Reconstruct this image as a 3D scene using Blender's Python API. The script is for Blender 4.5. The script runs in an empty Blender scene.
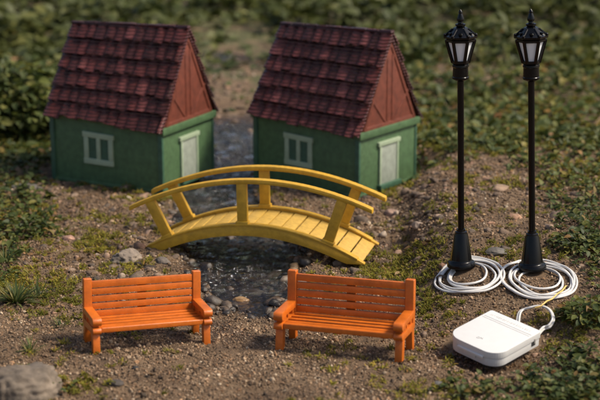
import bpy, bmesh, math, random
import numpy as np
from mathutils import Matrix, Vector, Euler
rng = np.random.default_rng(7); random.seed(7)
S = bpy.context.scene
S.unit_settings.system = 'METRIC'; S.unit_settings.scale_length = 0.01      # one unit is one centimetre
COL = S.collection
PI = math.pi

# ------------------------------------------------------------------ camera numbers
FPX, TILT, CAMH = 1500.0, math.radians(15), 19.37
def project(P):
    x, y, z = P[..., 0], P[..., 1], P[..., 2] - CAMH
    d = y*np.cos(TILT) - z*np.sin(TILT); u = y*np.sin(TILT) + z*np.cos(TILT)
    d = np.maximum(d, 1e-3)
    return 300 + FPX*x/d, 200 - FPX*u/d
def unp(px, py, z=0.0):
    u = (200-py)/FPX
    d = np.array([(px-300)/FPX, math.cos(TILT)+u*math.sin(TILT), -math.sin(TILT)+u*math.cos(TILT)])
    return d*((z-CAMH)/d[2]) + np.array([0, 0, CAMH])

# ------------------------------------------------------------------ noise
def vn(x, y, seed=0):
    x = np.asarray(x, float); y = np.asarray(y, float)
    xi = np.floor(x).astype(np.int64); yi = np.floor(y).astype(np.int64)
    fx = x-xi; fy = y-yi; fx = fx*fx*(3-2*fx); fy = fy*fy*(3-2*fy)
    def h(a, b):
        n = (a*374761393 + b*668265263 + seed*1442695041) & 0x7fffffff
        n = ((n ^ (n >> 13))*1274126177) & 0x7fffffff
        return ((n ^ (n >> 16)) & 0xffff)/65535.0
    return (h(xi, yi)*(1-fx)+h(xi+1, yi)*fx)*(1-fy) + (h(xi, yi+1)*(1-fx)+h(xi+1, yi+1)*fx)*fy
def fbm(x, y, seed=0, o=4):
    s = 0; a = .5; t = 0
    for k in range(o):
        s = s + a*vn(x*2**k, y*2**k, seed+k*17); t += a; a *= .5
    return s/t
def ss(a, b, x):
    t = np.clip((x-a)/(b-a), 0, 1); return t*t*(3-2*t)

# ------------------------------------------------------------------ terrain
HOUSES = [dict(x=-9.95, y=75.05, yaw=-.463, s=1.007), dict(x=.287, y=74.66, yaw=-.656, s=1.0)]
BENCHES = [dict(x=-5.353, y=51.25, yaw=.375, rx=-.034, ry=.045, s=.959), dict(x=1.36, y=50.52, yaw=-.334, rx=-.04, ry=-.025, s=1.038)]
BOXC = unp(494, 335, .35)
WATER = -.21
SY = np.array([50, 54.5, 57, 60, 63, 66, 70, 74, 80, 88, 100, 125, 160, 400])
SX = np.array([-2.0, -2.0, -2.0, -2.1, -2.5, -2.9, -3.6, -4.3, -4.1, -4.0, -5.0, -7.5, -12, -40])
SW = np.array([1.1, 1.15, 1.35, 1.75, 2.1, 2.2, 2.0, 1.5, 1.6, 1.7, 1.5, 1.4, 1.4, 1.4])
def stream_d(x, y):
    w = np.interp(y, SY, SW)*(1+.22*(vn(x*.9, y*.9, 5)-.5)+.2*(vn(x*2.3, y*2.3, 6)-.5))
    return np.abs(x-np.interp(y, SY, SX))/w
def height(x, y, fine=True):
    x = np.asarray(x, float); y = np.asarray(y, float)
    g = (fbm(x*.13, y*.13, 1, 3)-.5)*1.1*ss(70, 120, y) + (fbm(x*.35, y*.35, 2, 3)-.5)*.45
    # ground that climbs gently under the lamps and the white box
    m = ss(4.0, 7.0, x)
    g = g + m*.13*(np.clip(y, 49.5, 61)-49.5)*(1-.6*ss(66, 95, y))
    g = g + .25*ss(-6.5, -12, x)*ss(62, 52, y)
    planes = [(b['x'], b['y']+.7, math.tan(b['rx']), -math.tan(b['ry']), 0, b['yaw'], 3.2, 1.8) for b in BENCHES]
    planes += [(h['x']+math.sin(-h['yaw'])*2.5, h['y']+math.cos(h['yaw'])*2.5, 0, 0, -.02, h['yaw'], 4.3, 3.6) for h in HOUSES]
    planes += [(BOXC[0], BOXC[1], math.tan(math.radians(9)), 0, 0.0, .6, 2.2, 2.2)]
    planes += [(-2.2-1.0*math.sin(-.25)-5, 62.8+1.4+1.2, 0, 0, 0, -.25, 1.4, 2.4), (-2.2+5.2, 62.8+1.4-1.2, 0, 0, -.16, -.25, 1.5, 2.6)]
    for (cx, cy, ay, ax, z0, yaw, rx, ry) in planes:
        dx = x-cx; dy = y-cy
        u = (dx*math.cos(yaw)+dy*math.sin(yaw))/rx; v = (-dx*math.sin(yaw)+dy*math.cos(yaw))/ry
        r = (np.abs(u)**4+np.abs(v)**4)**.25
        k = ss(1.35, .9, r)
        lx = dx*math.cos(yaw)+dy*math.sin(yaw); ly = -dx*math.sin(yaw)+dy*math.cos(yaw)
        if rx < 3 and ry < 3 and ay > .1: pl = z0+ay*dy
        else: pl = z0+ay*ly+ax*lx
        g = g*(1-k)+pl*k
    d = stream_d(x, y)
    c = ss(1.75, .60, d)*ss(53.6, 57.5, y)*ss(97, 86, y)
    bot = -.66+.16*(fbm(x*1.1, y*1.1, 9, 3)-.5)*2 + .26*ss(62, 56, y)
    g = g*(1-c)+bot*c
    if fine:
        rough = .35+.65*ss(.75, 1.1, d)
        cl = fbm(x*1.6, y*1.6, 11, 4)
        g = g + (cl-.5)*.22*rough*(.45+.55*ss(53, 58, y)+.4*ss(-5, -9, x)) + (vn(x*7, y*7, 12)-.5)*.05 + (vn(x*15, y*15, 13)-.5)*.03
    return g
def hz(x, y): return float(height(np.array([x]), np.array([y]), True)[0])
def hz_s(x, y): return float(height(np.array([x]), np.array([y]), False)[0])
def place(px, py):
    z = 0.0
    for _ in range(25):
        p = unp(px, py, z); z = .5*z+.5*hz(p[0], p[1])
    return p

# ------------------------------------------------------------------ materials
def new_mat(name):
    m = bpy.data.materials.new(name); m.use_nodes = True
    nt = m.node_tree; b = nt.nodes['Principled BSDF']; return m, nt, b
def N(nt, t, **kw):
    n = nt.nodes.new(t)
    for k, v in kw.items():
        if k in n.inputs: n.inputs[k].default_value = v
        else: setattr(n, k, v)
    return n
def ramp(nt, fac, stops):
    r = nt.nodes.new('ShaderNodeValToRGB'); el = r.color_ramp.elements
    while len(el) < len(stops): el.new(.5)
    for e, (p, c) in zip(el, stops): e.position = p; e.color = (*c, 1)
    nt.links.new(fac, r.inputs['Fac']); return r
def plastic(name, c, rough=.42, var=.14, layer=0.0, bump=.12, spec=.5, sss=0.0, wear=None, nscale=3.0):
    m, nt, b = new_mat(name); L = nt.links
    tc = N(nt, 'ShaderNodeTexCoord')
    n1 = N(nt, 'ShaderNodeTexNoise', Scale=nscale, Detail=6, Roughness=.65); L.new(tc.outputs['Object'], n1.inputs['Vector'])
    lo = tuple(v*(1-var) for v in c); hi = tuple(min(1, v*(1+var)) for v in c)
    r = ramp(nt, n1.outputs['Fac'], [(.3, lo), (.7, hi)])
    col = r.outputs['Color']
    n2 = N(nt, 'ShaderNodeTexNoise', Scale=22, Detail=6, Roughness=.7); L.new(tc.outputs['Object'], n2.inputs['Vector'])
    if wear:
        rr = ramp(nt, n2.outputs['Fac'], [(.56, (0, 0, 0)), (.72, (1, 1, 1))])
        mx = N(nt, 'ShaderNodeMix', data_type='RGBA'); L.new(rr.outputs['Color'], mx.inputs[0])
        L.new(col, mx.inputs[6]); mx.inputs[7].default_value = (*wear, 1); col = mx.outputs[2]
    L.new(col, b.inputs['Base Color'])
    rg = N(nt, 'ShaderNodeMapRange'); rg.inputs[3].default_value = rough-.1; rg.inputs[4].default_value = rough+.15
    L.new(n2.outputs['Fac'], rg.inputs[0]); L.new(rg.outputs[0], b.inputs['Roughness'])
    b.inputs['Specular IOR Level'].default_value = spec
    if sss:
        b.inputs['Subsurface Weight'].default_value = sss; b.inputs['Subsurface Radius'].default_value = (.12, .05, .03)
    bp = N(nt, 'ShaderNodeBump', Strength=bump, Distance=.03)
    if layer:
        w = N(nt, 'ShaderNodeTexWave', wave_type='BANDS', bands_direction='Z', Scale=layer, Distortion=.6, Detail=2)
        L.new(tc.outputs['Object'], w.inputs['Vector'])
        ad = N(nt, 'ShaderNodeMath', operation='MULTIPLY_ADD'); L.new(w.outputs['Fac'], ad.inputs[0]); ad.inputs[1].default_value = .6
        L.new(n2.outputs['Fac'], ad.inputs[2]); L.new(ad.outputs[0], bp.inputs['Height'])
    else: L.new(n2.outputs['Fac'], bp.inputs['Height'])
    L.new(bp.outputs[0], b.inputs['Normal'])
    return m
M = {}
M['green'] = plastic('green_plastic', (.058, .115, .048), .52, .3, 0, .6, wear=(.10, .155, .078))
M['green_dark'] = plastic('dark_green_plastic', (.036, .092, .055), .45, .25, 0, .5)
M['frame_pale'] = plastic('pale_green_window_frame', (.30, .37, .25), .5, .12, 0, .25)
M['door_grey'] = plastic('grey_white_door', (.27, .30, .25), .5, .22, 3, .5)
M['gable'] = plastic('brick_red_gable', (.135, .032, .017), .55, .35, 0, .6)
M['yellow'] = plastic('yellow_plastic', (.53, .30, .022), .42, .2, 0, .5, wear=(.50, .26, .02))
M['deck'] = plastic('ochre_plank', (.50, .31, .060), .5, .2, 0, .35, nscale=5)
M['orange'] = plastic('orange_plastic', (.52, .122, .011), .33, .2, 0, .3, sss=.08, nscale=2.5, wear=(.40, .075, .008))
M['black'] = plastic('black_plastic', (.002, .002, .0024), .22, .1, 0, .01, .28)
M['wire'] = plastic('white_cable', (.58, .56, .535), .3, .05, 0, .05)
M['yellow_wire'] = plastic('yellow_thin_wire', (.62, .42, .12), .4, .05, 0, .05)
M['white'] = plastic('white_plastic', (.62, .615, .60), .34, .03, 0, .05, sss=.05)
M['grey_mark'] = plastic('grey_print', (.46, .46, .45), .5, .05, 0, .05)
M['slot'] = plastic('dark_slot', (.05, .05, .05), .5, .05, 0, .05)
M['metal'] = plastic('dull_metal_contact', (.3, .28, .26), .35, .1, 0, .1)
# frosted lantern pane
m, nt, b = new_mat('frosted_pane'); b.inputs['Base Color'].default_value = (.80, .83, .86, 1); b.inputs['Roughness'].default_value = .35
b.inputs['Subsurface Weight'].default_value = .3; b.inputs['Subsurface Radius'].default_value = (.2, .2, .2); M['pane'] = m
# shingles : hue by tile
m, nt, b = new_mat('maroon_shingle'); L = nt.links
g = N(nt, 'ShaderNodeNewGeometry'); tc = N(nt, 'ShaderNodeTexCoord')
r = ramp(nt, g.outputs['Random Per Island'], [(0, (.034, .011, .010)), (.5, (.054, .015, .013)), (.85, (.080, .021, .018)), (1, (.12, .038, .034))])
n = N(nt, 'ShaderNodeTexNoise', Scale=3.5, Detail=7, Roughness=.7); L.new(tc.outputs['Object'], n.inputs['Vector'])
r2 = ramp(nt, n.outputs['Fac'], [(.35, (.7, .7, .7)), (.68, (1.5, 1.45, 1.5))])
mx = N(nt, 'ShaderNodeMix', data_type='RGBA', blend_type='MULTIPLY'); mx.inputs[0].default_value = 1
L.new(r.outputs[0], mx.inputs[6]); L.new(r2.outputs[0], mx.inputs[7]); L.new(mx.outputs[2], b.inputs['Base Color'])
b.inputs['Roughness'].default_value = .30
w = N(nt, 'ShaderNodeTexWave', wave_type='BANDS', bands_direction='Z', Scale=2.0, Distortion=1.5, Detail=3); L.new(tc.outputs['Object'], w.inputs['Vector'])
bp = N(nt, 'ShaderNodeBump', Strength=.9, Distance=.07); L.new(w.outputs['Fac'], bp.inputs['Height']); L.new(bp.outputs[0], b.inputs['Normal'])
M['shingle'] = m
# stones
def stone_mat(name, stops, sc=6, wet=True, rough=.85):
    m, nt, b = new_mat(name); L = nt.links
    g = N(nt, 'ShaderNodeNewGeometry'); tc = N(nt, 'ShaderNodeTexCoord')
    r = ramp(nt, g.outputs['Random Per Island'], stops)
    n = N(nt, 'ShaderNodeTexNoise', Scale=sc, Detail=8, Roughness=.7); L.new(tc.outputs['Object'], n.inputs['Vector'])
    r2 = ramp(nt, n.outputs['Fac'], [(.32, (.5, .5, .5)), (.68, (1.45, 1.42, 1.38))])
    mx = N(nt, 'ShaderNodeMix', data_type='RGBA', blend_type='MULTIPLY'); mx.inputs[0].default_value = 1
    L.new(r.outputs[0], mx.inputs[6]); L.new(r2.outputs[0], mx.inputs[7]); col = mx.outputs[2]
    nb = N(nt, 'ShaderNodeTexNoise', Scale=.42, Detail=5, Roughness=.6); L.new(g.outputs['Position'], nb.inputs['Vector'])
    rb_ = ramp(nt, nb.outputs['Fac'], [(.36, (.58, .52, .46)), (.64, (1.22, 1.18, 1.12))])
    mb = N(nt, 'ShaderNodeMix', data_type='RGBA', blend_type='MULTIPLY'); mb.inputs[0].default_value = 1
    L.new(col, mb.inputs[6]); L.new(rb_.outputs[0], mb.inputs[7]); col = mb.outputs[2]
    sp = N(nt, 'ShaderNodeSeparateXYZ'); L.new(g.outputs['Position'], sp.inputs[0])
    mr = N(nt, 'ShaderNodeMapRange'); mr.inputs[1].default_value = -.06; mr.inputs[2].default_value = -.17; L.new(sp.outputs['Z'], mr.inputs[0])
    if wet:
        mw = N(nt, 'ShaderNodeMix', data_type='RGBA', blend_type='MULTIPLY'); L.new(mr.outputs[0], mw.inputs[0])
        L.new(col, mw.inputs[6]); mw.inputs[7].default_value = (.55, .48, .38, 1); col = mw.outputs[2]
        rr = N(nt, 'ShaderNodeMapRange'); rr.inputs[3].default_value = rough; rr.inputs[4].default_value = .12; L.new(mr.outputs[0], rr.inputs[0]); L.new(rr.outputs[0], b.inputs['Roughness'])
    else: b.inputs['Roughness'].default_value = rough
    L.new(col, b.inputs['Base Color'])
    n3 = N(nt, 'ShaderNodeTexNoise', Scale=sc*5, Detail=6, Roughness=.7); L.new(tc.outputs['Object'], n3.inputs['Vector'])
    bp = N(nt, 'ShaderNodeBump', Strength=.5, Distance=.04); L.new(n3.outputs['Fac'], bp.inputs['Height']); L.new(bp.outputs[0], b.inputs['Normal'])
    return m
M['gravel'] = stone_mat('gravel_stone', [(0, (.050, .036, .024)), (.3, (.145, .096, .058)), (.55, (.23, .155, .096)), (.78, (.30, .22, .148)), (.9, (.29, .165, .085)), (1, (.55, .47, .36))])
M['pebble'] = stone_mat('pebble_stone', [(0, (.055, .043, .035)), (.3, (.12, .09, .068)), (.55, (.18, .13, .096)), (.75, (.27, .20, .15)), (.88, (.28, .165, .11)), (1, (.42, .36, .30))])
M['wetstone'] = stone_mat('wet_stone', [(0, (.035, .030, .026)), (.4, (.075, .06, .047)), (.7, (.12, .088, .062)), (.9, (.19, .135, .085)), (1, (.24, .21, .18))], rough=.30)
def rock_mat(name, c):
    return stone_mat(name, [(0, c), (1, c)], 1.4)
# dirt
m, nt, b = new_mat('dirt'); L = nt.links
g = N(nt, 'ShaderNodeNewGeometry')
n = N(nt, 'ShaderNodeTexNoise', Scale=.55, Detail=8, Roughness=.6); L.new(g.outputs['Position'], n.inputs['Vector'])
r = ramp(nt, n.outputs['Fac'], [(.3, (.070, .043, .023)), (.5, (.135, .086, .048)), (.7, (.21, .145, .086))])
n2 = N(nt, 'ShaderNodeTexNoise', Scale=16, Detail=6, Roughness=.75); L.new(g.outputs['Position'], n2.inputs['Vector'])
r2 = ramp(nt, n2.outputs['Fac'], [(.32, (.45, .45, .45)), (.66, (1.6, 1.55, 1.5))])
mx = N(nt, 'ShaderNodeMix', data_type='RGBA', blend_type='MULTIPLY'); mx.inputs[0].default_value = 1
L.new(r.outputs[0], mx.inputs[6]); L.new(r2.outputs[0], mx.inputs[7])
n3 = N(nt, 'ShaderNodeTexNoise', Scale=.3, Detail=5, Roughness=.6); L.new(g.outputs['Position'], n3.inputs['Vector'])
sp = N(nt, 'ShaderNodeSeparateXYZ'); L.new(g.outputs['Position'], sp.inputs[0])
far = N(nt, 'ShaderNodeMapRange'); far.inputs[1].default_value = 62; far.inputs[2].default_value = 130; far.inputs[3].default_value = -.16; far.inputs[4].default_value = .10; L.new(sp.outputs['Y'], far.inputs[0])
ad = N(nt, 'ShaderNodeMath', operation='ADD'); L.new(n3.outputs['Fac'], ad.inputs[0]); L.new(far.outputs[0], ad.inputs[1])
r3 = ramp(nt, ad.outputs[0], [(.46, (0, 0, 0)), (.62, (1, 1, 1))])
mg = N(nt, 'ShaderNodeMix', data_type='RGBA'); L.new(r3.outputs[0], mg.inputs[0]); L.new(mx.outputs[2], mg.inputs[6]); mg.inputs[7].default_value = (.078, .076, .026, 1)
mr = N(nt, 'ShaderNodeMapRange'); mr.inputs[1].default_value = -.06; mr.inputs[2].default_value = -.17; L.new(sp.outputs['Z'], mr.inputs[0])
mw = N(nt, 'ShaderNodeMix', data_type='RGBA', blend_type='MULTIPLY'); L.new(mr.outputs[0], mw.inputs[0]); L.new(mg.outputs[2], mw.inputs[6]); mw.inputs[7].default_value = (.5, .43, .34, 1)
L.new(mw.outputs[2], b.inputs['Base Color'])
rr = N(nt, 'ShaderNodeMapRange'); rr.inputs[3].default_value = .95; rr.inputs[4].default_value = .2; L.new(mr.outputs[0], rr.inputs[0]); L.new(rr.outputs[0], b.inputs['Roughness'])
bp = N(nt, 'ShaderNodeBump', Strength=.9, Distance=.08); L.new(n2.outputs['Fac'], bp.inputs['Height']); L.new(bp.outputs[0], b.inputs['Normal'])
M['dirt'] = m
# leaves
def leaf_mat(name, stops, trans=.3, rough=.45, spec=.5):
    m, nt, b = new_mat(name); L = nt.links
    g = N(nt, 'ShaderNodeNewGeometry')
    r = ramp(nt, g.outputs['Random Per Island'], stops)
    n = N(nt, 'ShaderNodeTexNoise', Scale=.16, Detail=4, Roughness=.6); L.new(g.outputs['Position'], n.inputs['Vector'])
    r2 = ramp(nt, n.outputs['Fac'], [(.36, (.7, .75, .7)), (.66, (1.4, 1.3, 1.1))])
    mx = N(nt, 'ShaderNodeMix', data_type='RGBA', blend_type='MULTIPLY'); mx.inputs[0].default_value = 1
    L.new(r.outputs[0], mx.inputs[6]); L.new(r2.outputs[0], mx.inputs[7]); L.new(mx.outputs[2], b.inputs['Base Color'])
    b.inputs['Roughness'].default_value = rough+.1; b.inputs['Specular IOR Level'].default_value = spec*.6
    t = N(nt, 'ShaderNodeBsdfTranslucent'); L.new(mx.outputs[2], t.inputs['Color'])
    ms = N(nt, 'ShaderNodeMixShader'); ms.inputs[0].default_value = trans
    L.new(b.outputs[0], ms.inputs[1]); L.new(t.outputs[0], ms.inputs[2])
    L.new(ms.outputs[0], nt.nodes['Material Output'].inputs['Surface'])
    return m
M['leaf'] = leaf_mat('ground_cover_leaf', [(0, (.034, .052, .014)), (.4, (.062, .084, .020)), (.75, (.105, .120, .030)), (.93, (.18, .16, .042)), (1, (.22, .10, .035))])
M['leaf_far'] = leaf_mat('far_leaf', [(0, (.050, .062, .018)), (.45, (.064, .078, .023)), (.8, (.080, .092, .027)), (1, (.11, .115, .035))])
M['leaf_young'] = leaf_mat('young_leaf', [(0, (.036, .054, .015)), (.4, (.062, .082, .021)), (.75, (.10, .12, .03)), (1, (.16, .155, .045))])
M['moss'] = leaf_mat('moss_blade', [(0, (.095, .10, .018)), (.5, (.19, .18, .030)), (.85, (.28, .24, .05)), (1, (.24, .13, .05))], .35, .7, .2)
M['grass'] = leaf_mat('grass_blade', [(0, (.03, .055, .014)), (.6, (.07, .095, .024)), (.85, (.14, .14, .04)), (1, (.22, .17, .075))], .3, .5)
M['litter'] = leaf_mat('dry_litter', [(0, (.045, .026, .015)), (.5, (.11, .065, .035)), (.85, (.20, .12, .065)), (1, (.30, .21, .13))], .15, .8, .2)
M['stem'] = plastic('plant_stem', (.09, .06, .03), .7, .2, 0, .3)
# water
m, nt, b = new_mat('stream_water'); L = nt.links
nt.nodes.remove(b)
gl = N(nt, 'ShaderNodeBsdfGlossy', Roughness=.05); gl.inputs['Color'].default_value = (1, 1, 1, 1)
tr = N(nt, 'ShaderNodeBsdfTransparent'); tr.inputs['Color'].default_value = (.82, .78, .68, 1)
fr = N(nt, 'ShaderNodeFresnel', IOR=1.8); ms = N(nt, 'ShaderNodeMixShader')
g = N(nt, 'ShaderNodeNewGeometry')
mp = N(nt, 'ShaderNodeMapping'); mp.inputs['Scale'].default_value = (1, .8, 1); L.new(g.outputs['Position'], mp.inputs['Vector'])
n = N(nt, 'ShaderNodeTexNoise', Scale=2.7, Detail=5, Roughness=.62, Distortion=.8); L.new(mp.outputs[0], n.inputs['Vector'])
bp = N(nt, 'ShaderNodeBump', Strength=1.0, Distance=.42); L.new(n.outputs['Fac'], bp.inputs['Height'])
spw = N(nt, 'ShaderNodeSeparateXYZ'); L.new(g.outputs['Position'], spw.inputs[0])
mrw = N(nt, 'ShaderNodeMapRange'); mrw.inputs[1].default_value = 55.8; mrw.inputs[2].default_value = 58.8; mrw.inputs[3].default_value = .18; mrw.inputs[4].default_value = 1.0; L.new(spw.outputs['Y'], mrw.inputs[0]); L.new(mrw.outputs[0], bp.inputs['Strength'])
for k in (gl, fr): L.new(bp.outputs[0], k.inputs['Normal'])
L.new(fr.outputs[0], ms.inputs[0]); L.new(tr.outputs[0], ms.inputs[1]); L.new(gl.outputs[0], ms.inputs[2])
L.new(ms.outputs[0], nt.nodes['Material Output'].inputs['Surface']); M['water'] = m

# ------------------------------------------------------------------ object helpers
def tag(o, label=None, cat=None, group=None, kind=None):
    if label: o['label'] = label
    if cat: o['category'] = cat
    if group: o['group'] = group
    if kind: o['kind'] = kind
    return o
def empty(name, mat):
    o = bpy.data.objects.new(name, None); COL.objects.link(o); o.matrix_world = mat; o.empty_display_size = .5
    return o
def mesh_np(name, V, F, mat, parent=None, smooth=False):
    me = bpy.data.meshes.new(name); V = np.asarray(V, np.float32); F = np.asarray(F, np.int32)
    k = F.shape[1]
    me.vertices.add(len(V)); me.vertices.foreach_set('co', V.ravel())
    me.loops.add(F.size); me.loops.foreach_set('vertex_index', F.ravel())
    me.polygons.add(len(F)); me.polygons.foreach_set('loop_start', np.arange(0, F.size, k, dtype=np.int32))
    me.polygons.foreach_set('loop_total', np.full(len(F), k, np.int32))
    me.polygons.foreach_set('use_smooth', np.full(len(F), smooth)); me.update(calc_edges=True)
    me.materials.append(mat); o = bpy.data.objects.new(name, me); COL.objects.link(o)
    if parent: o.parent = parent
    return o
class MB:
    def __init__(s): s.bm = bmesh.new()
    def add(s, t, mat):
        me = bpy.data.meshes.new('tmp'); t.transform(mat); t.to_mesh(me); t.free(); s.bm.from_mesh(me); bpy.data.meshes.remove(me)
    def box(s, c, size, rot=(0, 0, 0), bev=.03, seg=2, jitter=0, taper=None):
        t = bmesh.new(); bmesh.ops.create_cube(t, size=1)
        for v in t.verts:
            k = 1.0
            if taper and v.co.z < 0: k = taper
            v.co = Vector((v.co.x*size[0]*k, v.co.y*size[1]*k, v.co.z*size[2]))
            if jitter: v.co += Vector([random.uniform(-jitter, jitter) for _ in range(3)])
        if bev: bmesh.ops.bevel(t, geom=t.edges[:], offset=bev, segments=seg, profile=.6, affect='EDGES')
        s.add(t, Matrix.Translation(c) @ Euler(rot).to_matrix().to_4x4()); return s
    def prism(s, pts, axis, a, b, bev=.03, seg=2):
        """outline in the two axes other than `axis`, extruded from a to b"""
        t = bmesh.new(); lo = []; hi = []
        for (u, v) in pts:
            for lst, w in ((lo, a), (hi, b)):
                lst.append(t.verts.new((w, u, v) if axis == 'x' else ((u, w, v) if axis == 'y' else (u, v, w))))
        t.faces.new(lo); t.faces.new(hi[::-1]); n = len(pts)
        for i in range(n): t.faces.new((lo[i], hi[i], hi[(i+1) % n], lo[(i+1) % n]))
        bmesh.ops.recalc_face_normals(t, faces=t.faces[:])
        if bev: bmesh.ops.bevel(t, geom=t.edges[:], offset=bev, segments=seg, profile=.6, affect='EDGES', clamp_overlap=True)
        s.add(t, Matrix.Identity(4)); return s
    def lathe(s, prof, sides=32, rot=0.0, c=(0, 0, 0), cap=True, noise=0):
        t = bmesh.new(); rings = []
        for (r, z) in prof:
            rings.append([t.verts.new((max(r, 1e-4)*math.cos(rot+2*PI*i/sides), max(r, 1e-4)*math.sin(rot+2*PI*i/sides), z)) for i in range(sides)])
        for a, b in zip(rings, rings[1:]):
            for i in range(sides): t.faces.new((a[i], a[(i+1) % sides], b[(i+1) % sides], b[i]))
        if cap: t.faces.new(rings[0][::-1]); t.faces.new(rings[-1])
        bmesh.ops.recalc_face_normals(t, faces=t.faces[:])
        s.add(t, Matrix.Translation(c)); return s
    def tube(s, pts, r, sides=8, closed=False):
        pts = [Vector(p) for p in pts]; t = bmesh.new(); rings = []; up = Vector((0, 0, 1))
        for i, p in enumerate(pts):
            d = (pts[min(i+1, len(pts)-1)]-pts[max(i-1, 0)]).normalized()
            a = d.cross(up)
            a = a.normalized() if a.length > 1e-3 else Vector((1, 0, 0))
            b = a.cross(d)
            rr = r[i] if isinstance(r, (list, tuple)) else r
            rings.append([t.verts.new(p+(a*math.cos(2*PI*k/sides)+b*math.sin(2*PI*k/sides))*rr) for k in range(sides)])
        for A, Bq in zip(rings, rings[1:]):
            for k in range(sides): t.faces.new((A[k], A[(k+1) % sides], Bq[(k+1) % sides], Bq[k]))
        t.faces.new(rings[0][::-1]); t.faces.new(rings[-1])
        bmesh.ops.recalc_face_normals(t, faces=t.faces[:])
        s.add(t, Matrix.Identity(4)); return s
    def build(s, name, mat, parent=None, smooth=32):
        me = bpy.data.meshes.new(name); s.bm.to_mesh(me); s.bm.free(); me.materials.append(mat)
        if smooth:
            for p in me.polygons: p.use_smooth = True
            me.set_sharp_from_angle(angle=math.radians(smooth))
        o = bpy.data.objects.new(name, me); COL.objects.link(o)
        if parent: o.parent = parent
        return o
def copy_tree(o, parent=None):
    c = o.copy(); COL.objects.link(c); c.parent = parent
    for ch in [q for q in list(bpy.data.objects) if q.parent == o]: copy_tree(ch, c)
    return c

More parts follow.
